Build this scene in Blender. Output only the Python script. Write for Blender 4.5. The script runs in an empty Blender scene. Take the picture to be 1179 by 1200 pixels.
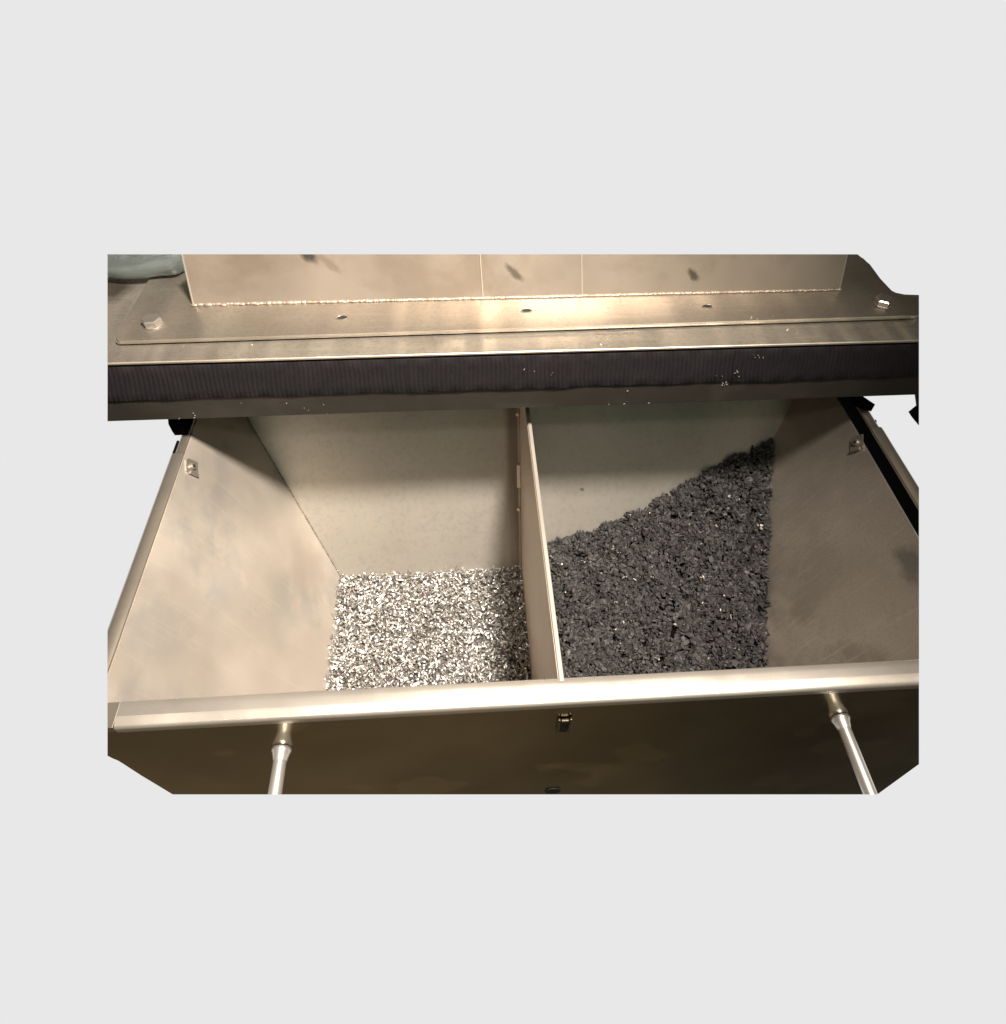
import bpy, bmesh, math, random
import numpy as np
from mathutils import Vector, Matrix, Quaternion

S = bpy.context.scene
COL = S.collection
random.seed(4)
RNG = np.random.default_rng(7)

# ------------------------------------------------------------------ camera
cd = bpy.data.cameras.new('camera')
cam = bpy.data.objects.new('camera', cd)
COL.objects.link(cam)
X = Vector((0.9975303, -0.06839127, 0.01599822))
Y = Vector((0.04270826, 0.77143728, 0.63487048))
Z = Vector((-0.05576123, -0.63261928, 0.77245293))
R = Matrix((X, Y, Z)).transposed()         # camera axes (columns)
RX = Matrix(((0.9975303, 0.04270826, -0.05576123),
             (-0.06839127, 0.77143728, -0.63261928),
             (0.01599822, 0.63487048, 0.77245293)))
cam.matrix_world = Matrix.Translation((0, 0, 0.6)) @ RX.to_4x4()
cd.sensor_fit = 'HORIZONTAL'
cd.sensor_width = 36.0
cd.lens = 777.0 / 1179.0 * 36.0
cd.shift_x = -11.5 / 1179.0
cd.shift_y = 14.5 / 1179.0
cd.clip_start = 0.01
cd.clip_end = 50.0
S.camera = cam

# ------------------------------------------------------------------ surroundings (light grey studio, dim warm tones, added tan and green fill)
w = bpy.data.worlds.new('World')
S.world = w
w.use_nodes = True
nt = w.node_tree
nt.nodes.clear()


def wn(t, **kw):
    n = nt.nodes.new(t)
    for k, v in kw.items():
        setattr(n, k, v)
    return n


def wmap(src, a, b):
    m = wn('ShaderNodeMapRange', interpolation_type='SMOOTHSTEP')
    m.inputs['From Min'].default_value = a
    m.inputs['From Max'].default_value = b
    nt.links.new(src, m.inputs['Value'])
    return m.outputs['Result']


def wmul(a, b):
    m = wn('ShaderNodeMath', operation='MULTIPLY')
    nt.links.new(a, m.inputs[0])
    nt.links.new(b, m.inputs[1])
    return m.outputs[0]


def wmix(f, a, b):
    m = wn('ShaderNodeMix', data_type='RGBA')
    nt.links.new(f, m.inputs['Factor'])
    for i, c in ((6, a), (7, b)):
        if isinstance(c, tuple):
            m.inputs[i].default_value = c + (1,)
        else:
            nt.links.new(c, m.inputs[i])
    return m.outputs[2]


tc = wn('ShaderNodeTexCoord')
sp = wn('ShaderNodeSeparateXYZ')
nt.links.new(tc.outputs['Generated'], sp.inputs[0])
ox, oy, oz = sp.outputs
FRONT_LOW = (0.115, 0.086, 0.050)
FRONT_UP = (0.016, 0.013, 0.010)
NEAR_TAN = (0.08, 0.065, 0.045)
NEAR_GREEN = (0.15, 0.36, 0.26)
BACK_UP = (0.20, 0.165, 0.115)
GREY = (0.807, 0.807, 0.807)
c = wmix(wmap(oz, -0.2, 0.15), wmix(wmap(ox, -0.1, 0.45), FRONT_LOW, (0.030, 0.025, 0.017)), FRONT_UP)
dt = wn('ShaderNodeVectorMath', operation='DOT_PRODUCT')
nt.links.new(tc.outputs['Generated'], dt.inputs[0])
dt.inputs[1].default_value = (0.0, -0.70, 0.714)
near = wmix(wmap(ox, -0.02, 0.12), NEAR_TAN, NEAR_GREEN)
c = wmix(wmap(dt.outputs['Value'], 0.80, 0.97), c, near)  # unseen glow added around the viewpoint to fill and tint the back wall
absx = wn('ShaderNodeMath', operation='ABSOLUTE')
nt.links.new(ox, absx.inputs[0])
c = wmix(wmul(wmul(wmap(oy, 0.1, 0.5), wmap(oz, 0.1, 0.35)), wmap(absx.outputs[0], 0.55, 0.15)), c, BACK_UP)
c = wmix(wmul(wmap(oy, -0.15, -0.02), wmap(oz, 0.14, -0.10)), c, GREY)
bg = wn('ShaderNodeBackground')
nt.links.new(c, bg.inputs[0])
bg.inputs[1].default_value = 1.0
wo = wn('ShaderNodeOutputWorld')
nt.links.new(bg.outputs[0], wo.inputs[0])

# ------------------------------------------------------------------ lamps
def area(name, loc, aim, size, power, col, sy=None):
    l = bpy.data.lights.new(name, 'AREA')
    l.shape = 'DISK' if sy is None else 'RECTANGLE'
    l.size = size
    if sy:
        l.size_y = sy
    l.energy = power
    l.color = col
    o = bpy.data.objects.new(name, l)
    COL.objects.link(o)
    o.location = loc
    o.rotation_euler = (Vector(aim) - Vector(loc)).to_track_quat('-Z', 'Y').to_euler()
    return o


sl_ = bpy.data.lights.new('work_lamp', 'SPOT')
sl_.energy = 430.0
sl_.color = (1.0, 0.895, 0.79)
sl_.spot_size = math.radians(68)
sl_.spot_blend = 1.0
sl_.shadow_soft_size = 0.11
so = bpy.data.objects.new('work_lamp', sl_)
COL.objects.link(so)
so.location = (0.32, 0.21, 1.45)
so.rotation_euler = (Vector((-0.22, 0.43, 0.0)) - so.location).to_track_quat('-Z', 'Y').to_euler()
area('ceiling_tube', (-0.10, -0.95, 1.95), (0.05, 0.5, 0.0), 1.7, 7.5, (1.0, 0.93, 0.82), 0.03)

S.cycles.diffuse_bounces = 1
vs = S.view_settings
vs.view_transform = 'Standard'
vs.look = 'None'
vs.exposure = 0.0
vs.gamma = 1.0
vs.use_curve_mapping = False

# ------------------------------------------------------------------ materials
CS, CZ = 0.957, 0.0258      # size factor and lift of the cover above the bin rim
def ramp(nt, src, stops):
    r = nt.nodes.new('ShaderNodeValToRGB')
    e = r.color_ramp.elements
    e[0].position, e[0].color = stops[0][0], tuple(stops[0][1]) + (1,)
    e[1].position, e[1].color = stops[-1][0], tuple(stops[-1][1]) + (1,)
    for p, cc in stops[1:-1]:
        n = e.new(p)
        n.color = tuple(cc) + (1,)
    nt.links.new(src, r.inputs[0])
    return r.outputs[0]


def base(name):
    m = bpy.data.materials.new(name)
    m.use_nodes = True
    nt = m.node_tree
    b = nt.nodes['Principled BSDF']
    return m, nt, b


def noise(nt, vec, scale, detail=4, rough=0.55, dist=0.0):
    n = nt.nodes.new('ShaderNodeTexNoise')
    n.inputs['Scale'].default_value = scale
    n.inputs['Detail'].default_value = detail
    n.inputs['Roughness'].default_value = rough
    n.inputs['Distortion'].default_value = dist
    nt.links.new(vec, n.inputs['Vector'])
    return n.outputs['Fac']


def mapping(nt, scale=(1, 1, 1), rot=(0, 0, 0), loc=(0, 0, 0)):
    t = nt.nodes.new('ShaderNodeTexCoord')
    m = nt.nodes.new('ShaderNodeMapping')
    m.inputs['Scale'].default_value = scale
    m.inputs['Rotation'].default_value = rot
    m.inputs['Location'].default_value = loc
    nt.links.new(t.outputs['Object'], m.inputs['Vector'])
    return m.outputs[0]


def mixc(nt, fac, a, b, mode='MIX'):
    m = nt.nodes.new('ShaderNodeMix')
    m.data_type = 'RGBA'
    m.blend_type = mode
    if isinstance(fac, (int, float)):
        m.inputs['Factor'].default_value = fac
    else:
        nt.links.new(fac, m.inputs['Factor'])
    for i, cc in ((6, a), (7, b)):
        if isinstance(cc, tuple):
            m.inputs[i].default_value = cc + (1,)
        else:
            nt.links.new(cc, m.inputs[i])
    return m.outputs[2]


def mapr(nt, src, a, b, c=0.0, d=1.0):
    m = nt.nodes.new('ShaderNodeMapRange')
    for k, v in (('From Min', a), ('From Max', b), ('To Min', c), ('To Max', d)):
        m.inputs[k].default_value = v
    nt.links.new(src, m.inputs['Value'])
    return m.outputs['Result']


def steel(name, col, rough=0.35, metallic=1.0, smudge=(0.6, 0.6, 0.62), smudge_amt=0.0, smudge_scale=9.0,
          brush=(1, 1, 1), brush_amt=0.08, bump=0.02, speck=0.0, speck_scale=350.0, stains=(), seed=0.0,
          wob=0.06, srot=(0, 0, 0), sstretch=(1, 1, 1), scratch=0.0, wavy=(1, 1, 1), wave=0.35, stain_rot=(0, 0, 0), wdist=0.004):
    m, nt, b = base(name)
    v = mapping(nt, loc=(seed, seed * 0.7, seed * 0.3))
    out = tuple(col)
    big = noise(nt, v, 3.5, 3)
    out = mixc(nt, mapr(nt, big, 0.3, 0.7), tuple(x * (1 - wob) for x in col), tuple(min(1, x * (1 + wob)) for x in col))
    if smudge_amt > 0:
        vv = mapping(nt, scale=sstretch, rot=srot, loc=(seed * 2, 1.3, 0.4))
        s = noise(nt, vv, smudge_scale, 6, 0.62, 0.35)
        s2 = noise(nt, v, smudge_scale * 0.4, 2, 0.5)
        f = nt.nodes.new('ShaderNodeMath')
        f.operation = 'MULTIPLY'
        nt.links.new(mapr(nt, s, 0.48, 0.60), f.inputs[0])
        nt.links.new(mapr(nt, s2, 0.38, 0.6, 0, smudge_amt), f.inputs[1])
        out = mixc(nt, f.outputs[0], out, tuple(smudge))
    # brushed grain
    vb = mapping(nt, scale=brush)
    g = noise(nt, vb, 60, 5, 0.7)
    out = mixc(nt, mapr(nt, g, 0.35, 0.65, 0.0, brush_amt), out, tuple(x * 0.55 for x in col))
    if speck > 0:
        p = noise(nt, v, speck_scale, 3, 0.7)
        p2 = noise(nt, v, 14, 4, 0.6)
        f = nt.nodes.new('ShaderNodeMath')
        f.operation = 'MULTIPLY'
        nt.links.new(mapr(nt, p, 0.5, 0.62), f.inputs[0])
        nt.links.new(mapr(nt, p2, 0.35, 0.65, 0.15, speck), f.inputs[1])
        out = mixc(nt, f.outputs[0], out, tuple(x * 0.35 for x in col))
    if scratch > 0:
        for k, rz in enumerate((0.5, -0.8, 1.3)):
            vs_ = mapping(nt, scale=(6, 120, 6), rot=(rz * 0.6, rz * 0.4, rz), loc=(seed + k, k * 3.1, 0))
            sc = noise(nt, vs_, 1.6, 2, 0.4)
            out = mixc(nt, mapr(nt, sc, 0.66, 0.69, 0, scratch), out, tuple(min(1, x * 1.7) for x in col))
    for (cx, cy, cz, sx, sy, sz, dark, amt) in stains:
        if cz > 0.05:      # on the cover, which is set at its final size and height at the end
            cx, cy, cz = cx * CS, cy * CS, cz * CS + CZ
        t = nt.nodes.new('ShaderNodeNewGeometry')
        mm = nt.nodes.new('ShaderNodeMapping')
        mm.vector_type = 'TEXTURE'
        mm.inputs['Location'].default_value = (cx, cy, cz)
        mm.inputs['Scale'].default_value = (sx, sy, sz)
        mm.inputs['Rotation'].default_value = stain_rot
        nt.links.new(t.outputs['Position'], mm.inputs['Vector'])
        nz = nt.nodes.new('ShaderNodeTexNoise')
        nz.inputs['Scale'].default_value = 1.4
        nz.inputs['Detail'].default_value = 5
        nt.links.new(mm.outputs[0], nz.inputs['Vector'])
        ln = nt.nodes.new('ShaderNodeVectorMath')
        ln.operation = 'LENGTH'
        nt.links.new(mm.outputs[0], ln.inputs[0])
        ad = nt.nodes.new('ShaderNodeMath')
        ad.operation = 'MULTIPLY_ADD'
        ad.inputs[1].default_value = 1.1
        nt.links.new(nz.outputs['Fac'], ad.inputs[0])
        nt.links.new(ln.outputs['Value'], ad.inputs[2])
        out = mixc(nt, mapr(nt, ad.outputs[0], 1.0, 1.55, amt, 0.0), out, tuple(dark))
    nt.links.new(out, b.inputs['Base Color'])
    b.inputs['Metallic'].default_value = metallic
    rv = noise(nt, v, 7, 5, 0.6)
    nt.links.new(mapr(nt, rv, 0.3, 0.7, max(0.05, rough * 0.82), min(1, rough * 1.2)), b.inputs['Roughness'])
    bp = nt.nodes.new('ShaderNodeBump')
    bp.inputs['Strength'].default_value = bump * 5
    bp.inputs['Distance'].default_value = 0.001
    nt.links.new(g, bp.inputs['Height'])
    # gentle waviness of sheet metal
    wv = noise(nt, mapping(nt, scale=wavy, loc=(seed, 0, 0)), 5, 1, 0.3)
    bp2 = nt.nodes.new('ShaderNodeBump')
    bp2.inputs['Strength'].default_value = wave
    bp2.inputs['Distance'].default_value = wdist
    nt.links.new(wv, bp2.inputs['Height'])
    nt.links.new(bp2.outputs[0], bp.inputs['Normal'])
    nt.links.new(bp.outputs[0], b.inputs['Normal'])
    return m


WALL = (0.62, 0.525, 0.425)
M = {}
M['left_wall'] = steel('dusty_steel_sheet', (0.62, 0.56, 0.49), 0.55, 0.76, (0.44, 0.425, 0.41), 0.8, 13.0,
                       (1, 1, 1), 0.03, 0.006, 0.0, seed=1.1, srot=(0.3, 0.5, 0.6), sstretch=(1, 0.7, 1), scratch=0.06,
                       stains=[(-0.262, 0.62, -0.245, 0.03, 0.055, 0.06, (0.47, 0.40, 0.33), 0.5)])
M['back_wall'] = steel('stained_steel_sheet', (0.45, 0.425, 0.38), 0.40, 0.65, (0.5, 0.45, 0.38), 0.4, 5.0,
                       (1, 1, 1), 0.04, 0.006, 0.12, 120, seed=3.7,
                       stains=[(0.0700, 0.74, -0.14, 0.022, 0.30, 0.26, (0.17, 0.135, 0.105), 0.8),  # dark mottled band down the wall beside the divider
                               (0.175, 0.72, -0.195, 0.005, 0.01, 0.0035, (0.10, 0.09, 0.08), 0.7)])
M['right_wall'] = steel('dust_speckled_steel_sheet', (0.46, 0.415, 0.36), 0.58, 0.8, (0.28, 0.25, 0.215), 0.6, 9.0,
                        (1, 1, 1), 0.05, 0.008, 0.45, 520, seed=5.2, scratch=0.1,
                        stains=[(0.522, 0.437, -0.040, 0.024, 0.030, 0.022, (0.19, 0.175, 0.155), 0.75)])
M['divider'] = steel('divider_steel', (0.46, 0.385, 0.31), 0.45, 0.5, (0.5, 0.42, 0.35), 0.2, 6, (80, 1, 80), 0.10, 0.01)
M['catch'] = steel('tarnished_catch', (0.15, 0.125, 0.08), 0.42, 0.9)
M['seam'] = steel('dull_seam', (0.42, 0.36, 0.29), 0.5, 0.3)
M['tag'] = steel('pale_tab', (0.80, 0.66, 0.56), 0.5, 0.1)
M['edge'] = steel('bare_cut_edge', (0.40, 0.365, 0.315), 0.35, 0.5, bump=0.005)
M['rim'] = steel('brushed_rim_steel', (0.74, 0.69, 0.62), 0.27, 0.85, (0.5, 0.46, 0.42), 0.35, 7, (2, 60, 60), 0.10, 0.01, seed=2.0)
M['side_rim'] = steel('side_rim_steel', (0.44, 0.395, 0.335), 0.28, 0.85, (0.36, 0.31, 0.26), 0.6, 12, (1, 1, 1), 0.10, 0.01, seed=8.0)
M['front'] = steel('dull_dark_front_sheet', (0.46, 0.40, 0.29), 0.15, 1.0, (0.38, 0.32, 0.225), 0.5, 5, (1, 1, 1), 0.05, 0.002, 0.0,
                   seed=4.0, wob=0.3, scratch=0.3, wave=0.7)
M['rod'] = steel('bright_rod_steel', (0.80, 0.75, 0.70), 0.3, 0.85, bump=0.002)
M['lid'] = steel('rolled_lid_steel', (0.70, 0.635, 0.54), 0.30, 0.88, (0.36, 0.31, 0.24), 0.5, 9, (1.5, 40, 40), 0.12, 0.012,
                 0.25, 200, seed=6.0, scratch=0.12, wavy=(5, 0.2, 1), wave=1.0, wdist=0.010,
                 stains=[(-0.475, 0.835, 0.107, 0.035, 0.035, 0.02, (0.10, 0.085, 0.06), 0.8)])
M['flange'] = steel('brushed_flange_steel', (0.42, 0.375, 0.315), 0.36, 0.85, (0.38, 0.31, 0.24), 0.5, 8, (1.5, 50, 50), 0.12, 0.012,
                    0.2, 220, seed=7.5, scratch=0.1, wavy=(3.5, 0.2, 1), wave=1.0, wdist=0.007)
M['chute'] = steel('satin_chute_steel', (0.345, 0.29, 0.235), 0.42, 0.55, (0.23, 0.18, 0.13), 0.7, 6, (40, 40, 1.5), 0.06, 0.006,
                   0.0, 200, seed=9.0,
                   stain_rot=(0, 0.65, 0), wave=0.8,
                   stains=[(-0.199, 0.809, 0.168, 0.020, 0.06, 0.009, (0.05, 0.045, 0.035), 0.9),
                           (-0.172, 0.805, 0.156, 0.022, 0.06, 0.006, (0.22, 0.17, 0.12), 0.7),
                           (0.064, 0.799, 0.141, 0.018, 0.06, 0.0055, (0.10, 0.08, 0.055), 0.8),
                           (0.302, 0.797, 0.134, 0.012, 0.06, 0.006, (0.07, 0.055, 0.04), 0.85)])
M['bar'] = steel('dark_frame_steel', (0.030, 0.027, 0.022), 0.5, 0.2, (0.055, 0.048, 0.038), 0.5, 10, (1, 1, 1), 0.1, 0.01,
                 0.0, seed=10.0, scratch=0.5)
M['edge_highlight'] = steel('polished_edge_highlight', (0.82, 0.75, 0.66), 0.33, 0.85)  # polished edges, paler than the sheet to paint in their highlight line
M['weld'] = steel('weld_metal', (0.42, 0.36, 0.29), 0.52, 0.7, (0.25, 0.17, 0.11), 0.8, 60, bump=0.05)
M['bolt'] = steel('zinc_bolt', (0.66, 0.62, 0.57), 0.3, 0.9, (0.4, 0.36, 0.3), 0.4, 60, bump=0.01)
M['nut'] = steel('galvanised_clip', (0.42, 0.38, 0.33), 0.38, 0.8, bump=0.01)
M['inner'] = steel('tub_underside', (0.30, 0.26, 0.21), 0.5, 0.5)

m, nt_, b = base('black_hole')
b.inputs['Base Color'].default_value = (0.012, 0.010, 0.009, 1)
b.inputs['Roughness'].default_value = 0.7
M['hole'] = m
m, nt_, b = base('black_rubber_and_shade')
b.inputs['Base Color'].default_value = (0.0025, 0.002, 0.002, 1)
b.inputs['Roughness'].default_value = 0.85
b.inputs['Specular IOR Level'].default_value = 0.05
M['near_black'] = m

m, nt_, b = base('ribbed_black_webbing')
v = mapping(nt_)
n1 = noise(nt_, v, 900, 3, 0.7)
n2 = noise(nt_, v, 25, 4, 0.6)
cc = mixc(nt_, mapr(nt_, n1, 0.35, 0.65), (0.009, 0.008, 0.0095), (0.026, 0.0225, 0.026))
cc = mixc(nt_, mapr(nt_, n2, 0.5, 0.8, 0, 0.35), cc, (0.036, 0.031, 0.031))
nt_.links.new(cc, b.inputs['Base Color'])
b.inputs['Roughness'].default_value = 0.9
b.inputs['Specular IOR Level'].default_value = 0.15
bp = nt_.nodes.new('ShaderNodeBump')
bp.inputs['Strength'].default_value = 0.5
bp.inputs['Distance'].default_value = 0.0006
nt_.links.new(n1, bp.inputs['Height'])
nt_.links.new(bp.outputs[0], b.inputs['Normal'])
M['webbing'] = m


def island(name, stops, rough, metallic, r2=None):
    m, nt, b = base(name)
    g = nt.nodes.new('ShaderNodeNewGeometry')
    o = ramp(nt, g.outputs['Random Per Island'], stops)
    nt.links.new(o, b.inputs['Base Color'])
    b.inputs['Metallic'].default_value = metallic
    if r2:
        mu = nt.nodes.new('ShaderNodeMath')
        mu.operation = 'MULTIPLY'
        mu.inputs[1].default_value = 7.31
        fr = nt.nodes.new('ShaderNodeMath')
        fr.operation = 'FRACT'
        nt.links.new(g.outputs['Random Per Island'], mu.inputs[0])
        nt.links.new(mu.outputs[0], fr.inputs[0])
        nt.links.new(mapr(nt, fr.outputs[0], 0, 1, rough, r2), b.inputs['Roughness'])
    else:
        b.inputs['Roughness'].default_value = rough
    return m


M['shaving'] = island('bright_metal_shavings', [(0.0, (0.18, 0.175, 0.165)), (0.4, (0.44, 0.43, 0.41)), (1.0, (0.82, 0.80, 0.77))], 0.25, 0.8, 0.55)
M['granule'] = island('black_granulate', [(0.0, (0.021, 0.020, 0.0195)), (0.7, (0.037, 0.0345, 0.034)), (0.96, (0.052, 0.049, 0.048)), (1.0, (0.09, 0.086, 0.082))], 0.55, 0.0, 0.8)
M['crumb'] = island('pale_metal_crumbs', [(0.0, (0.22, 0.19, 0.16)), (1.0, (0.60, 0.56, 0.50))], 0.4, 0.3)
M['grime'] = island('grey_dust_bed', [(0.0, (0.10, 0.09, 0.08)), (1.0, (0.10, 0.09, 0.08))], 0.9, 0.0)

m, nt_, b = base('green_clear_film')
b.inputs['Base Color'].default_value = (0.36, 0.40, 0.385, 1)
b.inputs['Roughness'].default_value = 0.18
b.inputs['Coat Weight'].default_value = 0.6
b.inputs['Coat Roughness'].default_value = 0.08
b.inputs['Transmission Weight'].default_value = 0.75
b.inputs['IOR'].default_value = 1.3
v = mapping(nt_, scale=(1, 3, 3))
n1 = noise(nt_, v, 22, 3, 0.5, 1.2)
bp = nt_.nodes.new('ShaderNodeBump')
bp.inputs['Strength'].default_value = 0.6
bp.inputs['Distance'].default_value = 0.006
nt_.links.new(n1, bp.inputs['Height'])
nt_.links.new(bp.outputs[0], b.inputs['Normal'])
M['film'] = m

# ------------------------------------------------------------------ helpers
EYE = Vector((0, 0, 0.6))


def section(kx, ky, k0):
    """plane normal of a straight sawn end of the cut-away machine"""
    return RX @ Vector((kx, ky, k0))


END_LEFT = section(1, 0, (126 - 601) / 777.0)
END_RIGHT = section(-1, 0, -(1077 - 601) / 777.0)
END_TOP = section(0, -1, (298 - 614.5) / 777.0)
END_LOW = section(0, 1, -(931 - 614.5) / 777.0)
ALL = (END_LEFT, END_RIGHT, END_TOP, END_LOW)


def saw(bm, planes):
    for n in planes:
        geom = bm.verts[:] + bm.edges[:] + bm.faces[:]
        r = bmesh.ops.bisect_plane(bm, geom=geom, dist=1e-6, plane_co=EYE, plane_no=n, clear_inner=True)
        ed = [e for e in r['geom_cut'] if isinstance(e, bmesh.types.BMEdge) and e.is_valid]
        if ed:
            bmesh.ops.triangle_fill(bm, use_beauty=True, use_dissolve=False, edges=ed)


def thing(name, label, cat, loc=(0, 0, 0), group=None):
    o = bpy.data.objects.new(name, None)
    o.empty_display_size = 0.05
    COL.objects.link(o)
    o.location = loc
    o['label'] = label
    o['category'] = cat
    if group:
        o['group'] = group
    return o


def world_loc(o):
    v = Vector((0, 0, 0))
    while o is not None:
        v += o.location
        o = o.parent
    return v


def obj(name, bm, mat, parent=None, planes=(), smooth=False, label=None, loc=None):
    if planes:
        saw(bm, planes)
    me = bpy.data.meshes.new(name)
    if len(bm.verts):
        xs = [v.co for v in bm.verts]
        c0 = Vector(loc) if loc is not None else sum(xs, Vector()) / len(xs)
    else:
        c0 = Vector()
    bmesh.ops.translate(bm, vec=-c0, verts=bm.verts[:])
    bmesh.ops.recalc_face_normals(bm, faces=bm.faces[:])
    bm.to_mesh(me)
    bm.free()
    for mm in (mat if isinstance(mat, (list, tuple)) else [mat]):
        me.materials.append(mm)
    if smooth:
        me.polygons.foreach_set('use_smooth', [True] * len(me.polygons))
        try:
            me.set_sharp_from_angle(angle=math.radians(40))
        except Exception:
            pass
    o = bpy.data.objects.new(name, me)
    COL.objects.link(o)
    if parent:
        o.parent = parent
        o.location = c0 - world_loc(parent)
    else:
        o.location = c0
    if label:
        o['label'] = label
    return o


def box(bm, x0, x1, y0, y1, z0, z1, bev=0.0, seg=2):
    r = bmesh.ops.create_cube(bm, size=1.0)
    for v in r['verts']:
        v.co = Vector((x0 + (v.co.x + 0.5) * (x1 - x0), y0 + (v.co.y + 0.5) * (y1 - y0), z0 + (v.co.z + 0.5) * (z1 - z0)))
    if bev > 0:
        es = list({e for v in r['verts'] for e in v.link_edges})
        bmesh.ops.bevel(bm, geom=es, offset=bev, segments=seg, affect='EDGES', profile=0.5)
    return bm


def slab(bm, pts, n, t):
    """solid sheet: outline pts extruded by n*t"""
    n = Vector(n).normalized() * t
    a = [bm.verts.new(Vector(p)) for p in pts]
    b_ = [bm.verts.new(Vector(p) + n) for p in pts]
    bm.faces.new(a)
    bm.faces.new(list(reversed(b_)))
    k = len(pts)
    for i in range(k):
        bm.faces.new((a[i], b_[i], b_[(i + 1) % k], a[(i + 1) % k]))
    return bm


def sweep(bm, prof, p0, p1, e1, e2, cap=True):
    """extrude a 2D closed profile (list of (a,b)) from p0 to p1 with axes e1,e2"""
    e1, e2 = Vector(e1), Vector(e2)
    ra = [bm.verts.new(Vector(p0) + e1 * a + e2 * b_) for a, b_ in prof]
    rb = [bm.verts.new(Vector(p1) + e1 * a + e2 * b_) for a, b_ in prof]
    k = len(prof)
    for i in range(k):
        bm.faces.new((ra[i], ra[(i + 1) % k], rb[(i + 1) % k], rb[i]))
    if cap:
        bm.faces.new(list(reversed(ra)))
        bm.faces.new(rb)
    return bm


def lathe(bm, p0, axis, prof, n=32):
    """prof: list of (distance along axis, radius); closed solid"""
    ax = Vector(axis).normalized()
    u = ax.orthogonal().normalized()
    v = ax.cross(u)
    rings = []
    for d, r in prof:
        rings.append([bm.verts.new(Vector(p0) + ax * d + (u * math.cos(2 * math.pi * i / n) + v * math.sin(2 * math.pi * i / n)) * r) for i in range(n)])
    for a, b_ in zip(rings, rings[1:]):
        for i in range(n):
            bm.faces.new((a[i], a[(i + 1) % n], b_[(i + 1) % n], b_[i]))
    bm.faces.new(list(reversed(rings[0])))
    bm.faces.new(rings[-1])
    return bm


def arc(cx, cy, r, a0, a1, n):
    return [(cx + r * math.cos(math.radians(a0 + (a1 - a0) * i / n)), cy + r * math.sin(math.radians(a0 + (a1 - a0) * i / n))) for i in range(n + 1)]


# ------------------------------------------------------------------ THE HOPPER BIN
K = 0.425      # slope of the side walls
KB = 0.498     # slope of the back wall
KF = 0.30      # slope of the hidden front wall
ZB = -0.45
bin_ = thing('hopper_bin', 'open two-compartment stainless steel hopper bin with sloping walls, pulled out below the cover',
             'hopper', (0.085, 0.55, ZB))


def xl(z):
    return -0.366 - K * z


def xr(z):
    return 0.537 + K * z


def yb(z):
    return 0.815 + KB * z


def yf(z):
    return 0.286 - KF * z


zt = -0.002
bm = bmesh.new()
slab(bm, [(xl(zt), yf(zt), zt), (xl(zt), yb(zt), zt), (xl(ZB), yb(ZB), ZB), (xl(ZB), yf(ZB), ZB)], (-1, 0, -K), 0.003)
obj('side_wall', bm, M['left_wall'], bin_, ALL, label='bright smeared left side wall')
zt = -0.018
bm = bmesh.new()
slab(bm, [(xr(zt), yf(zt), zt), (xr(zt), yb(zt), zt), (xr(ZB), yb(ZB), ZB), (xr(ZB), yf(ZB), ZB)], (1, 0, -K), 0.003)
obj('side_wall', bm, M['right_wall'], bin_, ALL, label='darker dust-speckled right side wall')
zt = -0.002
bm = bmesh.new()
slab(bm, [(xl(zt) - .002, yb(zt), zt), (xr(zt) + .002, yb(zt), zt), (xr(ZB) + .002, yb(ZB), ZB), (xl(ZB) - .002, yb(ZB), ZB)], (0, 1, -KB), 0.003)
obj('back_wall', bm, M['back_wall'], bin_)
bm = bmesh.new()
slab(bm, [(xl(zt) + .001, yf(zt), zt), (xr(zt) - .001, yf(zt), zt), (xr(ZB) - .001, yf(ZB), ZB), (xl(ZB) + .001, yf(ZB), ZB)], (0, -1, -KF), 0.003)
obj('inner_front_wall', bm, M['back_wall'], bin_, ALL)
bm = bmesh.new()
box(bm, xl(ZB) - .003, xr(ZB) + .003, yf(ZB) - .003, yb(ZB) + .003, ZB - 0.004, ZB)
obj('bottom', bm, M['inner'], bin_)

# corner weld bead along the left / back corner
bm = bmesh.new()
for i in range(120):
    z = -0.01 - 0.33 * i / 119
    p = Vector((xl(z) + 0.0008, yb(z) - 0.0008, z))
    r = bmesh.ops.create_icosphere(bm, subdivisions=1, radius=0.0008 + random.random() * 0.0004)
    bmesh.ops.translate(bm, vec=p, verts=r['verts'])
obj('corner_weld', bm, M['bar'], bin_, smooth=True)

# divider
bm = bmesh.new()
z0 = -0.0015
T0, T1 = 0.0745, 0.0800
slab(bm, [(T0, yf(z0) + .002, z0), (T0, 0.742, z0), (T0, yb(-0.06) - .001, -0.06), (T0, yb(ZB) - .001, ZB + .001), (T0, yf(ZB) + .002, ZB + .001)], (1, 0, 0), T1 - T0)
div = obj('divider', bm, M['divider'], bin_)
bm = bmesh.new()
box(bm, T0 + 0.0008, T1 + 0.0002, yf(0) + .004, 0.668, -0.001, 0.0012, 0.0008)
obj('top_edge', bm, M['edge'], div)
bm = bmesh.new()
slab(bm, [(T0 - .0035, yb(-.02) - .0035, -.02), (T0 - .0005, yb(-.02) - .0035, -.02), (T0 - .0005, yb(-.34) - .0035, -.34), (T0 - .0035, yb(-.34) - .0035, -.34)],
     (0, 1, -KB), 0.003)
obj('mounting_flange', bm, M['divider'], div)
bm = bmesh.new()
slab(bm, [(T0 - x_, yb(z_) - .0045, z_) for x_, z_ in ((.0058, -.150), (.0005, -.150), (.0005, -.184), (.0058, -.184))], (0, -1, KB), 0.003)
obj('tab', bm, M['tag'], div)
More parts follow.
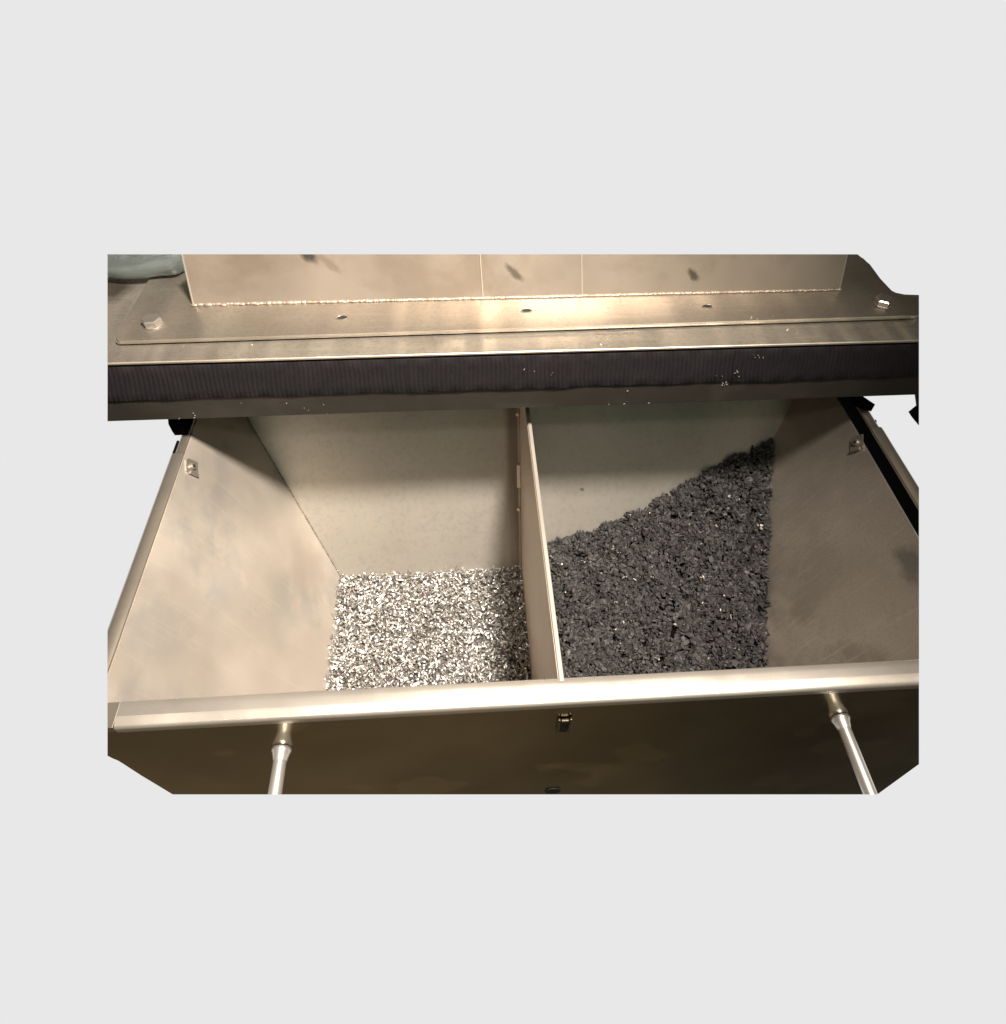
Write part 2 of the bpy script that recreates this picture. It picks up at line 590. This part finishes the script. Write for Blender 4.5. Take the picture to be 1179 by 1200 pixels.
for (y_, z_) in ((yb(-.075), -0.075), (yb(-.216), -0.216)):
    bm = bmesh.new()
    lathe(bm, (T0 - .0034, y_ - .0074, z_), (-0.2, -1, 0.4), [(0, .0028), (.0035, .0028), (.0045, .0018)], 12)
    obj('screw', bm, M['tag'], div, smooth=True)

# side rims: folded channels
def side_rim(xin, xout, y0, y1, notch, planes):
    bm = bmesh.new()
    s = 1 if xout > xin else -1
    wdt = abs(xout - xin)
    rr = 0.0075
    # profile in (a: outward, b: up), rounded outer edge, small rolled inner edge
    prof = [(0.0, -0.0035)] + [(0.0012 - 0.0012 * math.cos(t), 0.0 - 0.0012 + 0.0012 * math.sin(t)) for t in (0.2, 0.8, 1.4)]
    prof += [(wdt - rr + rr * math.sin(t), -rr + rr * math.cos(t)) for t in (0, .3, .6, .9, 1.2, 1.57)]
    prof += [(wdt, -0.030), (wdt - 0.0025, -0.030), (wdt - 0.0025, -0.0035)]
    sweep(bm, prof, (xin, y0, 0), (xin, y1, 0), (s, 0, 0), (0, 0, 1))
    return bm


bm = side_rim(-0.366, -0.3845, 0.262, 0.632, False, ALL)
lr = obj('side_rim', bm, M['side_rim'], bin_, ALL, smooth=True)
bm = side_rim(-0.366, -0.3805, 0.6325, 0.815, False, ALL)
obj('rim_extension', bm, M['side_rim'], lr, smooth=True)
bm = bmesh.new()
box(bm, -0.3835, -0.3808, 0.636, 0.660, -0.012, -0.004, 0.0005)
obj('catch_plate', bm, M['near_black'], lr)
bm = side_rim(0.537, 0.5565, 0.262, 0.634, False, ALL)
rr_ = obj('side_rim', bm, M['side_rim'], bin_, ALL, smooth=True)
bm = side_rim(0.537, 0.5530, 0.6345, 0.815, False, ALL)
obj('rim_extension', bm, M['side_rim'], rr_, smooth=True)
bm = bmesh.new()
lathe(bm, (0.5524, 0.652, -0.007), (1, 0, 0), [(0, .0028), (.0022, .0028), (.003, .0018)], 16)
obj('rim_screw', bm, M['near_black'], rr_, smooth=True)
# near-black strip put in for the shade beneath the right rim's inner edge
bm = bmesh.new()
slab(bm, [(0.5395, 0.29, -0.0038), (0.5395, 0.80, -0.0038), (0.5395, 0.80, -0.034), (0.5395, 0.29, -0.034)], (1, 0, 0), 0.003)
obj('shade_strip', bm, M['near_black'], rr_, ALL)

# front rim
bm = bmesh.new()
rr0 = 0.0048
prof = [(0.0278, -0.0045), (0.0278, -0.001), (0.0272, 0.0003), (0.0262, 0.0009), (0.020, 0.0011), (0.0120, 0.0010), (0.0085, 0.0006), (0.0060, 0.0)]
prof += [(0.0058 - rr0 * (math.sin(t) - .2) / .8, -0.0002 - rr0 * 0.93 + rr0 * math.cos(t)) for t in (.45, .65, .85, 1.05, 1.3, 1.57)]
prof += [(0.001, -0.0105), (0.004, -0.0105), (0.004, -0.0045)]
sweep(bm, prof, (-0.3435, 0.2672, 0), (0.62, 0.2638, 0), (0, 1, 0), (0, 0, 1))
bmesh.ops.recalc_face_normals(bm, faces=bm.faces[:])
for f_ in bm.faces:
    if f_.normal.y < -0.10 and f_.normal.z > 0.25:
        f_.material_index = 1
obj('front_rim', bm, [M['rim'], M['edge_highlight']], bin_, ALL, smooth=True)

bm = bmesh.new()
box(bm, -0.3835, -0.3445, 0.2690, 0.2945, -0.0100, -0.0008, 0.0004)
obj('rim_corner', bm, M['side_rim'], lr, ALL)
# front panel with its cut lower corners
PY = 0.2712
bm = bmesh.new()
pts = [(-0.3550, -0.004), (-0.3830, -0.062), (-0.3790, -0.0800), (-0.3767, -0.0860), (-0.3755, -0.0955), (-0.3720, -0.1314), (-0.3637, -0.1934), (-0.345, -0.33), (0.5668, -0.45),
       (0.5668, -0.3835), (0.5668, -0.2646), (0.60, -0.17), (0.60, -0.004)]
bm2 = bmesh.new()
slab(bm, [(x_, PY, z_) for x_, z_ in pts], (0, 1, 0), 0.003)
fp = obj('front_panel', bm, M['front'], bin_, ALL)
# slotted catch on the panel
bm = bmesh.new()
box(bm, 0.0745, 0.0775, PY - 0.004, PY - 0.0003, -0.080, -0.042, 0.001)
box(bm, 0.0865, 0.0895, PY - 0.004, PY - 0.0003, -0.080, -0.042, 0.001)
box(bm, 0.0778, 0.0862, PY - 0.004, PY - 0.0003, -0.050, -0.044, 0.001)
sl = obj('slot_catch', bm, M['catch'], fp)
bm = bmesh.new()
box(bm, 0.0779, 0.0861, PY - 0.0012, PY - 0.0003, -0.079, -0.052)
obj('slot_opening', bm, M['bar'], fp)
bm = bmesh.new()
lathe(bm, (0.084, PY - 0.0005, -0.272), (0, -1, 0), [(0, .0105), (.001, .0100)], 24)
obj('hole', bm, M['hole'], fp, ALL)

# protruding pull rods
for (x_, z_) in ((-0.209, -0.0775), (0.386, -0.0845)):
    bm = bmesh.new()
    lathe(bm, (x_, PY - 0.0004, z_), (0, -1, 0), [(0, .0066), (.20, .0066)], 40)
    rod = obj('pull_rod', bm, M['rod'], bin_, ALL, smooth=True)
    bm = bmesh.new()
    lathe(bm, (x_, PY - 0.0005, z_), (0, -1, 0), [(0, .0094), (.002, .0100), (.0040, .0098), (.0060, .0086), (.0140, .0069)], 40)
    obj('collar', bm, M['rod'], rod, smooth=True)


# clip nuts on the side walls
def clip_nut(p, n, up, ang):
    n = Vector(n).normalized()
    up = (Vector(up) - n * Vector(up).dot(n)).normalized()
    s = n.cross(up)
    q = Quaternion(n, ang)
    up = q @ up
    s = q @ s
    p = Vector(p)
    bm = bmesh.new()
    a = 0.0098
    pts = [(-a, -a), (a, -a), (a, a * .6), (a * .6, a), (-a, a)]
    slab(bm, [p + n * .0006 + s * i + up * j for i, j in pts], n, 0.0016)
    o = obj('clip_nut', bm, M['nut'], bin_)
    bm = bmesh.new()
    lathe(bm, p + n * .0023, n, [(0, .0046), (.0022, .0046), (.003, .0040)], 16)
    obj('nut_barrel', bm, M['nut'], o, smooth=True)
    bm = bmesh.new()
    lathe(bm, p + n * .0054, n, [(0, .0022), (.0003, .0021)], 14)
    obj('threaded_hole', bm, M['hole'], o)
    bm = bmesh.new()
    slab(bm, [p + n * .0023 + s * i + up * j for i, j in ((-.007, -.0125), (.006, -.0125), (.006, -.0092), (-.007, -.0092))], n, 0.0035)
    obj('clip_lip', bm, M['nut'], o)


clip_nut((-0.3602, 0.621, -0.015), (1, 0, K), (0, 1, 0), 0.35)
clip_nut((0.5270, 0.629, -0.024), (-1, 0, K), (0, 1, 0), -0.5)

# dark brackets under the cover, at the back of each side rim
bm = bmesh.new()
slab(bm, [(-.3700, .664, .0012), (-.3850, .664, .0012), (-.3905, .672, .0012), (-.3960, .690, .0012), (-.3960, .80, .0012), (-.3700, .80, .0012)], (0, 0, 1), 0.0125)
obj('guide_block', bm, M['near_black'], bin_)
bm = bmesh.new()
slab(bm, [(.532, .676, .0012), (.541, .668, .0012), (.5500, .664, .0012), (.5400, .682, .0012), (.548, .70, .0012), (.548, .80, .0012), (.532, .80, .0012)], (0, 0, 1), 0.0125)
obj('guide_block', bm, M['near_black'], bin_)

# ------------------------------------------------------------------ bin contents
def smooth_noise(x, y, s, seed):
    return (math.sin(x * s + seed) * math.cos(y * s * 1.3 + seed * 2) + math.sin((x + y) * s * 0.7 + seed * 3) * 0.7)


def chips_z(x, y):
    return -0.322 + 0.0022 * smooth_noise(x, y, 40, 1.0) + 0.012 * max(0.0, 1 - (0.078 - x) / 0.05) * max(0, min(1, (y - .5) / .15))


def rot_batch(n):
    q = RNG.normal(size=(n, 4))
    q /= np.linalg.norm(q, axis=1)[:, None]
    a, b_, c_, d = q.T
    return np.stack([np.stack([1 - 2 * (c_ * c_ + d * d), 2 * (b_ * c_ - a * d), 2 * (b_ * d + a * c_)], 1),
                     np.stack([2 * (b_ * c_ + a * d), 1 - 2 * (b_ * b_ + d * d), 2 * (c_ * d - a * b_)], 1),
                     np.stack([2 * (b_ * d - a * c_), 2 * (c_ * d + a * b_), 1 - 2 * (b_ * b_ + c_ * c_)], 1)], 1)


def mesh_np(name, V, F, mats, mi=None):
    me = bpy.data.meshes.new(name)
    me.from_pydata(V.tolist(), [], F.tolist())
    for m_ in mats:
        me.materials.append(m_)
    if mi is not None:
        me.polygons.foreach_set('material_index', mi.astype(np.int32))
    me.update()
    o = bpy.data.objects.new(name, me)
    COL.objects.link(o)
    return o


# bright shavings
N = 15000
pos = []
while len(pos) < N:
    z = -0.322
    x = random.uniform(xl(z), T0)
    y = random.uniform(0.385, yb(z))
    zz = chips_z(x, y) - abs(random.gauss(0, 0.0045)) + 0.003
    x = max(xl(zz) + 0.0015, min(T0 - 0.0015, x + random.gauss(0, .0015)))
    y = min(yb(zz) - 0.002, y)
    pos.append((x, y, zz))
# thin line of shavings climbing the left wall and back corners
for i in range(260):
    zz = -0.322 + abs(random.gauss(0, 0.005))
    pos.append((xl(zz) + .0012, random.uniform(.40, yb(zz)), zz))
for i in range(200):
    zz = -0.322 + abs(random.gauss(0, 0.004))
    pos.append((random.uniform(xl(zz), T0), yb(zz) - .002, zz))
pos = np.array(pos)
n = len(pos)
SEG = 5
Ls = RNG.uniform(0.004, 0.0125, n)
Ws = RNG.uniform(0.0010, 0.0034, n)
curl = RNG.uniform(0.3, 3.4, n)
tw = RNG.uniform(-0.8, 0.8, n)
Rm = rot_batch(n)
# bias: lie flatter
V = np.zeros((n, SEG * 2, 3))
for k in range(SEG):
    t = k / (SEG - 1) - 0.5
    ang = t * curl
    rad = Ls / curl
    cx_ = rad * np.sin(ang)
    cz_ = rad * (np.cos(ang) - 1)
    wdt = Ws * (1 - 0.55 * abs(t) * 2 * RNG.uniform(0.2, 1, n))
    for j, s in enumerate((-1, 1)):
        V[:, k * 2 + j, 0] = cx_ + s * wdt * 0.5 * np.sin(tw * t * 3)
        V[:, k * 2 + j, 1] = s * wdt * 0.5
        V[:, k * 2 + j, 2] = cz_
V = np.einsum('nij,nkj->nki', Rm, V)
V[:, :, 2] *= 0.75
V += pos[:, None, :]
base_i = np.arange(n)[:, None, None] * (SEG * 2)
f = np.array([[2 * k, 2 * k + 1, 2 * k + 3, 2 * k + 2] for k in range(SEG - 1)])
F = (f[None] + base_i).reshape(-1, 4)
V = V.reshape(-1, 3)
# keep shavings inside the compartment
zc = V[:, 2]
V[:, 0] = np.clip(V[:, 0], -0.366 - K * zc + 0.0006, T0 - 0.0006)
V[:, 1] = np.minimum(V[:, 1], 0.815 + KB * zc - 0.0006)
nv = len(V)
# grey bed beneath (the mass of shavings)
gx, gy = 24, 20
B = []
for j in range(gy + 1):
    for i in range(gx + 1):
        z = -0.329
        x = xl(z) + .001 + (T0 - .001 - xl(z) - .001) * i / gx
        y = 0.386 + (yb(z) - .001 - 0.386) * j / gy
        B.append((x, y, chips_z(x, y) - 0.008))
BF = [[nv + j * (gx + 1) + i, nv + j * (gx + 1) + i + 1, nv + (j + 1) * (gx + 1) + i + 1, nv + (j + 1) * (gx + 1) + i] for j in range(gy) for i in range(gx)]
V = np.vstack([V, np.array(B)])
F = np.vstack([F, np.array(BF)])
mi = np.concatenate([np.zeros(len(F) - len(BF)), np.ones(len(BF))])
o = mesh_np('metal_shavings', V, F, [M['shaving'], M['grime']], mi)
o['kind'] = 'stuff'
o['label'] = 'bright silver curled metal shavings filling the left compartment'
o['category'] = 'metal shavings'


# black granulate heap rising to the back right corner
BX = [0.07, 0.119, 0.202, 0.286, 0.381, 0.482, 0.56]
BZ = [-0.285, -0.277, -0.259, -0.221, -0.171, -0.128, -0.105]
BS = [0.22, 0.24, 0.28, 0.33, 0.385, 0.43, 0.43]


def heap_z(x, y):
    bz = np.interp(x, BX, BZ)
    bs = np.interp(x, BX, BS)
    ywall = 0.815 + KB * bz
    return bz + bs * (y - ywall)


ico = bmesh.new()
bmesh.ops.create_icosphere(ico, subdivisions=1, radius=1.0)
IV = np.array([v.co[:] for v in ico.verts])
IF = np.array([[v.index for v in f_.verts] for f_ in ico.faces])
ico.free()
N = 13500
x = RNG.uniform(T1, 0.56, N * 2)
y = RNG.uniform(0.375, 0.79, N * 2)
z = heap_z(x, y)
ok = (x < 0.537 + K * z - 0.001) & (y < 0.815 + KB * z - 0.001)
x, y, z = x[ok][:N], y[ok][:N], z[ok][:N]
n = len(x)
z = z - np.abs(RNG.normal(0, 0.0035, n)) + 0.0025 + 0.0032 * np.sin(x * 75 + 2) * np.cos(y * 68 + x * 30) + 0.003 * np.sin(x * 143 + y * 40)
sc = RNG.uniform(0.0026, 0.0056, n)[:, None, None] * np.stack([RNG.uniform(.8, 1.7, n), RNG.uniform(.5, 1.1, n), RNG.uniform(.25, .7, n)], 1)[:, None, :]
V = IV[None] * sc * RNG.uniform(0.45, 1.45, (n, 12, 1))
V = np.einsum('nij,nkj->nki', rot_batch(n), V) + np.stack([x, y, z], 1)[:, None, :]
V = V.reshape(-1, 3)
F = (IF[None] + (np.arange(n) * 12)[:, None, None]).reshape(-1, 3)
zc = V[:, 2]
V[:, 0] = np.clip(V[:, 0], T1 + 0.0006, 0.537 + K * zc - 0.0006)
V[:, 1] = np.minimum(V[:, 1], 0.815 + KB * zc - 0.0006)
nv = len(V)
gx, gy = 40, 36
B = np.array([(T1 + .001 + (0.54 - T1) * i / gx, 0.376 + (0.80 - 0.376) * j / gy) for j in range(gy + 1) for i in range(gx + 1)])
for _ in range(12):
    B[:, 0] = np.minimum(B[:, 0], 0.537 + K * (heap_z(B[:, 0], B[:, 1]) - 0.006) - 0.003)
    B[:, 1] = np.minimum(B[:, 1], 0.815 + KB * (heap_z(B[:, 0], B[:, 1]) - 0.006) - 0.003)
B = np.column_stack([B, heap_z(B[:, 0], B[:, 1]) - 0.006])
BF = []
for j in range(gy):
    for i in range(gx):
        a = nv + j * (gx + 1) + i
        BF.append([a, a + 1, a + gx + 2])
        BF.append([a, a + gx + 2, a + gx + 1])
V = np.vstack([V, B])
mi = np.concatenate([np.zeros(len(F)), np.full(len(BF), 1)])
F = np.vstack([F, np.array(BF)])
o = mesh_np('black_granules', V, F, [M['granule'], M['near_black']], mi)
o['kind'] = 'stuff'
o['label'] = 'matt black crushed granules heaped in the right compartment, rising to the back right corner'
o['category'] = 'granules'

# pale crumbs scattered over the black heap
def crumbs(name, pts, label, size=(0.0016, 0.0034)):
    n = len(pts)
    sc = RNG.uniform(size[0], size[1], n)[:, None, None] * np.stack([RNG.uniform(.9, 1.6, n), RNG.uniform(.5, .9, n), RNG.uniform(.25, .5, n)], 1)[:, None, :]
    V = IV[None] * sc * RNG.uniform(0.7, 1.3, (n, 12, 1))
    V = np.einsum('nij,nkj->nki', rot_batch(n), V) + np.array(pts)[:, None, :]
    F = (IF[None] + (np.arange(n) * 12)[:, None, None]).reshape(-1, 3)
    o = mesh_np(name, V.reshape(-1, 3), F, [M['crumb']])
    o['kind'] = 'stuff'
    o['label'] = label
    o['category'] = 'crumbs'
    return o


pts = []
while len(pts) < 95:
    x_, y_ = random.uniform(.09, .49), random.uniform(.40, .76)
    z_ = float(heap_z(x_, y_)) + 0.0065
    if x_ < xr(z_) - .005 and y_ < yb(z_) - .005:
        pts.append((x_, y_, z_))
        if random.random() < .25:
            pts.append((x_ + random.uniform(-.006, .006), y_ + random.uniform(-.006, .006), z_))
crumbs('pale_crumbs', pts, 'few pale silvery crumbs scattered over the black granules', (0.0012, 0.0030))

# ------------------------------------------------------------------ THE COVER above the bin
YE = 0.680
cover = thing('machine_cover', 'heavy steel cover with bolted flange, welded chute and ribbed black edge strip, above the bin',
              'machine cover', (0.07, 0.80, 0.015))
CURVE = [(0.5746, 0.8888), (0.5811, 0.8764), (0.5833, 0.8573), (0.5817, 0.8298), (0.5802, 0.812), (0.5835, 0.7944),
         (0.5893, 0.7856), (0.5993, 0.7809), (0.6260, 0.7780)]
# base plate (z .1035 .. .107), front edge slightly proud
bm = bmesh.new()
zt = 0.1070
yp = YE - 0.003
outline = [(-0.62, yp), (0.66, yp), (0.66, 0.7780)] + list(reversed(CURVE)) + [(0.5700, 0.8960), (0.560, 1.02), (-0.62, 1.02)]
slab(bm, [(a, b_, zt) for a, b_ in outline], (0, 0, -1), 0.0042)
bmesh.ops.bevel(bm, geom=[e for e in bm.edges if all(abs(v.co.y - yp) < 1e-5 for v in e.verts) and abs(e.verts[0].co.z - e.verts[1].co.z) < 1e-5],
                offset=0.0013, segments=3, affect='EDGES')
bmesh.ops.recalc_face_normals(bm, faces=bm.faces[:])
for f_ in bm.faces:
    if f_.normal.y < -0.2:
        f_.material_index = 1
obj('base_plate', bm, [M['lid'], M['edge_highlight']], cover, ALL)

# black gap behind the strip + frame bar
bm = bmesh.new()
box(bm, -0.60, 0.66, YE + 0.0035, YE + 0.03, 0.015, 0.1027)
obj('frame_core', bm, M['near_black'], cover, ALL)
bm = bmesh.new()
box(bm, -0.60, 0.66, YE - 0.0005, YE + 0.0033, 0.0150, 0.0530, 0.0006)
obj('frame_bar', bm, M['bar'], cover, ALL)
# unseen support carrying the cover, widened to block light from behind
bm = bmesh.new()
box(bm, -0.39, 0.565, 0.858, 0.876, -0.16, 0.1025)
obj('rear_support_light_blocker', bm, M['near_black'], cover)
for xa, ye_ in ((-0.415, 0.857), (0.562, 0.857)):
    bm = bmesh.new()
    box(bm, xa, xa + 0.005, 0.716, ye_, 0.018, 0.1025)
    obj('side_light_blocker', bm, M['near_black'], cover, [END_LEFT, END_RIGHT])  # unseen plates added to keep background light out from under the cover

# ribbed webbing strip in overlapping lengths
cuts = [-0.58, -0.075, 0.125, 0.335, 0.47, 0.66]
for q in range(5):
    a, b_ = cuts[q], cuts[q + 1]
    bm = bmesh.new()
    nr = int((b_ - a) / 0.0011)
    off = 0.0006 if q % 2 else 0.0
    rows = []
    zs = [(0.0485, 0.0), (0.0500, 1.0), (0.062, 1.0), (0.075, 1.0), (0.088, 1.0), (0.0985, 1.0), (0.1000, 0.0)]
    for i in range(nr + 1):
        x_ = a + (b_ - a) * i / nr
        ph = x_ / 0.0056 * 2 * math.pi
        rib = (0.5 + 0.5 * math.sin(ph)) ** 0.8 * 0.0008
        dz = 0.0006 * math.sin(x_ * 37 + q) + 0.0005 * math.sin(x_ * 91)
        edge = 1.0 if 0 < i < nr else 0.0
        col = []
        for (z_, f_) in zs:
            wob = 0.0003 * math.sin(z_ * 700 + x_ * 210 + q)
            xs_ = 0.0006 * math.sin(z_ * 90 + x_ * 30) + 0.027 * (x_ - 0.06) * (0.1 - z_) / 0.05
            col.append(bm.verts.new((x_ + xs_, YE - 0.0018 - off - (rib + wob) * f_ * edge, z_ + (dz if z_ < 0.06 else 0))))
        col2 = [bm.verts.new((x_, YE + 0.0032, 0.0485 + dz)), bm.verts.new((x_, YE + 0.0032, 0.1000))]
        rows.append([col2[0]] + col + [col2[1]])
    k = len(rows[0])
    for r0, r1 in zip(rows, rows[1:]):
        for j in range(k):
            bm.faces.new((r0[j], r0[(j + 1) % k], r1[(j + 1) % k], r1[j]))
    bm.faces.new(rows[0])
    bm.faces.new(list(reversed(rows[-1])))
    bmesh.ops.recalc_face_normals(bm, faces=bm.faces[:])
    obj('ribbed_strip', bm, M['webbing'], cover, [END_LEFT] if q == 0 else ([END_RIGHT] if q == 4 else ()), smooth=True)
bm = bmesh.new()
# bolted flange plate
zf0, zf1 = 0.1098, 0.1128
oa = [(-0.4215, 0.7100), (0.5800, 0.7200), (0.5868, 0.7222), (0.6150, 0.7280), (0.6150, 0.7640), (0.5900, 0.7670), (0.5790, 0.7790),
      (0.5760, 0.8120), (0.5770, 0.8500), (0.5700, 0.8800), (0.560, 0.96), (-0.4195, 0.96), (-0.4225, 0.90), (-0.4290, 0.718), (-0.4265, 0.7130)]
bm = bmesh.new()
slab(bm, [(a, b_, zf1) for a, b_ in oa], (0, 0, -1), zf1 - zf0)
# upper edge rounded
bmesh.ops.bevel(bm, geom=[e for e in bm.edges if all(v.co.y < 0.7285 and v.co.z > zf1 - 1e-5 for v in e.verts)],
                offset=0.0026, segments=4, affect='EDGES')
bmesh.ops.recalc_face_normals(bm, faces=bm.faces[:])
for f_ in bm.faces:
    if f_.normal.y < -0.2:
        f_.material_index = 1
fl = obj('flange_plate', bm, [M['flange'], M['edge_highlight']], cover, ALL, smooth=True)


def hexbolt(x_, y_, ang):
    bm = bmesh.new()
    lathe(bm, (x_, y_, zf1 + 0.0003), (0, 0, 1), [(0, .0125), (.0010, .0125)], 28)
    wsh = bm
    r = 0.0122
    rings = []
    for zz, r_ in ((zf1 + .0014, r * .985), (zf1 + .0018, r), (zf1 + .0078, r), (zf1 + .0090, r * .86)):
        rings.append([bm.verts.new((x_ + r_ * math.cos(ang + i * math.pi / 3), y_ + r_ * math.sin(ang + i * math.pi / 3), zz)) for i in range(6)])
    for a, b_ in zip(rings, rings[1:]):
        for i in range(6):
            bm.faces.new((a[i], a[(i + 1) % 6], b_[(i + 1) % 6], b_[i]))
    bm.faces.new(list(reversed(rings[0])))
    bm.faces.new(rings[-1])
    return obj('hex_bolt', bm, M['bolt'], fl)


hexbolt(-0.3905, 0.7460, 0.12)
hexbolt(0.5520, 0.7500, 0.52)
for x_, y_ in ((-0.158, 0.7500), (0.0773, 0.7552), (0.3158, 0.7547)):
    bm = bmesh.new()
    n = 20
    ring = []
    for (r_, h) in ((.0080, .0002), (.0076, .0006), (.0066, .0006), (.0062, .0003)):
        ring.append([bm.verts.new((x_ + r_ * math.cos(2 * math.pi * i / n), y_ + r_ * 0.75 * math.sin(2 * math.pi * i / n) * 0.8, zf1 + h)) for i in range(n)])
    for a, b_ in zip(ring, ring[1:] + ring[:1]):
        for i in range(n):
            bm.faces.new((a[i], a[(i + 1) % n], b_[(i + 1) % n], b_[i]))
    rg = obj('countersunk_hole', bm, M['flange'], fl, smooth=True)
    bm = bmesh.new()
    lathe(bm, (x_, y_, zf1 + .0002), (0, 0, 1), [(0, .0061), (.0003, .0060)], 18)
    for v_ in bm.verts:
        v_.co.y = y_ + (v_.co.y - y_) * 0.6
    obj('hole_recess', bm, M['hole'], rg)

# welded chute: front wall leaning back, two side walls
bm = bmesh.new()
MC = 0.42
zc0 = zf1 + 0.0006
zc1 = 0.30


def yc(z):
    return 0.7865 + MC * (z - 0.1128)


slab(bm, [(-0.3510, yc(zc0), zc0), (0.5075, yc(zc0), zc0), (0.5075, yc(zc1), zc1), (-0.3510, yc(zc1), zc1)], (0, 1, -MC), 0.003)
chute_thing = obj('chute_wall', bm, M['chute'], cover, ALL)
for s, xx in ((1, -0.3510), (-1, 0.5075)):
    bm = bmesh.new()
    xi = xx + s * 0.0030
    slab(bm, [(xx, yc(zc0) + .0035, zc0), (xx, 1.0, zc0), (xx, 1.0, zc1), (xx, yc(zc1) + .0035, zc1)], (s, 0, 0), 0.003)
    obj('chute_side', bm, M['chute'], cover, ALL)
# rounded corner strips of the chute
for xx in (-0.3510, 0.5075):
    bm = bmesh.new()
    a = Vector((xx, yc(zc0) + .0012, zc0))
    b_ = Vector((xx, yc(zc1) + .0012, zc1))
    lathe(bm, a, b_ - a, [(0, .0016), ((b_ - a).length, .0016)], 12)
    obj('corner_edge', bm, M['edge'], chute_thing, ALL, smooth=True)
# two vertical seams
for xa, xb in ((0.0223, 0.0196), (0.1540, 0.1507)):
    bm = bmesh.new()
    a = Vector((xa, yc(zc0) - .0002, zc0))
    b_ = Vector((xb - (xa - xb) * 2, yc(zc1) - .0002, zc1))
    lathe(bm, a, b_ - a, [(0, .0009), ((b_ - a).length, .0009)], 10)
    obj('seam', bm, M['seam'], chute_thing, ALL, smooth=True)
# weld bead
bm = bmesh.new()
x_ = -0.349
while x_ < 0.507:
    r = bmesh.ops.create_icosphere(bm, subdivisions=2, radius=1.0)
    big = 1.25 if x_ < -0.20 else 1.0
    rx, ry, rz = random.uniform(.0030, .0065) * big, random.uniform(.0014, .0026) * big, random.uniform(.0010, .0018) * big
    for v_ in r['verts']:
        v_.co = Vector((x_ + v_.co.x * rx, yc(zc0) - .0012 + v_.co.y * ry + random.uniform(-.0001, .0001), zc0 + .0004 + v_.co.z * rz))
    x_ += random.uniform(.0022, .0046) if big == 1.0 else random.uniform(.003, .0085)
obj('weld_bead', bm, M['weld'], chute_thing, smooth=True)

# small rubber hook hanging at the right end of the cover
bm = bmesh.new()
pts = [(0.632, 0.0140), (0.660, 0.0140), (0.720, -0.0700), (0.668, -0.0632), (0.6500, -0.0472), (0.6560, -0.035), (0.6420, -0.012)]
slab(bm, [(a, 0.702, b_) for a, b_ in pts], (0, 1, 0), 0.012)
obj('rubber_flap', bm, M['near_black'], cover, ALL)

# crumbs on the edge strip and the bar
pts = []
for (x_, z_, s_, n_) in ((0.365, 0.088, .004, 5), (0.343, 0.060, .008, 9), (0.338, 0.044, .005, 6), (-0.28, 0.055, .03, 2), (0.10, 0.078, .02, 4), (-0.2, 0.020, .02, 5), (0.2, 0.019, .02, 5), (-0.36, 0.02, .02, 4)):
    for i in range(n_):
        zz = max(0.0165, z_ + random.gauss(0, s_ * 0.6))
        pts.append((x_ + random.gauss(0, s_), YE - (0.0037 if zz > .049 else 0.0012), zz))
crumbs('stray_crumbs', pts, 'few stray pale crumbs clinging to the ribbed black strip of the cover', (0.0006, 0.0013))
pts = []
for i in range(26):
    x_ = random.choice((-0.42, -0.36, 0.0, 0.35, 0.40, 0.2)) + random.gauss(0, .04)
    y_ = random.uniform(0.685, 0.775)
    pts.append((x_, y_, (zf1 if (y_ > .716 and x_ > -.42) else 0.107) + .0006))
crumbs('dust_crumbs', pts, 'few tiny pale crumbs lying on the flat steel of the cover', (0.0006, 0.0012))

# ------------------------------------------------------------------ clear plastic bag on the cover, top left
bm = bmesh.new()
NX, NP = 40, 34
rows = []
for i in range(NX + 1):
    x_ = -0.56 + (0.56 - 0.372) * i / NX
    t = i / NX
    u = (x_ + 0.372) / 0.10
    rad = 0.0075 + 0.006 * max(0, 1 + u) if x_ > -0.472 else 0.0075
    rad *= 1.0 if x_ < -0.385 else max(0.25, (-0.372 - x_) / 0.013)
    yfr = 0.856 + 0.004 * math.sin(x_ * 60) + (0.030 * max(0, (x_ + 0.392) / 0.02) ** 2 if x_ > -0.392 else 0)
    zc_ = 0.1085 + rad + 0.001
    prof = []
    for j in range(NP + 1):
        s = j / NP
        if s < 0.30:       # lower sheet running to the front
            q = s / 0.30
            prof.append((yfr + 0.12 * (1 - q), 0.1150 + 0.0005 * math.sin(q * 9 + x_ * 80)))
        elif s < 0.6:      # roll
            a = (s - 0.30) / 0.30 * math.pi
            prof.append((yfr - rad * math.sin(a) * 1.0, 0.1150 + rad * (1 - math.cos(a))))
        else:
            q = (s - 0.6) / 0.4
            prof.append((yfr + 0.13 * q, 0.1150 + 2 * rad + 0.010 * q + 0.0050 * math.sin(q * 16 + x_ * 60) * min(1, q * 2) + 0.0025 * math.sin(x_ * 190 + q * 9) * min(1, q * 3)))
    rows.append([bm.verts.new((x_, a, b_)) for a, b_ in prof])
for r0, r1 in zip(rows, rows[1:]):
    for j in range(NP):
        bm.faces.new((r0[j], r0[j + 1], r1[j + 1], r1[j]))
solid = bmesh.ops.solidify(bm, geom=bm.faces[:], thickness=0.0006)
bag = obj('plastic_bag', bm, M['film'], None, ALL, smooth=True)
bag['label'] = 'folded pale green translucent plastic bag lying on the cover beside the chute'
bag['category'] = 'plastic bag'

# final size and height of the cover and of what lies on it
for o_ in (cover, bag, bpy.data.objects['stray_crumbs'], bpy.data.objects['dust_crumbs']):
    o_.scale = (CS, CS, CS)
    o_.location = Vector(o_.location) * CS + Vector((0, 0, CZ))
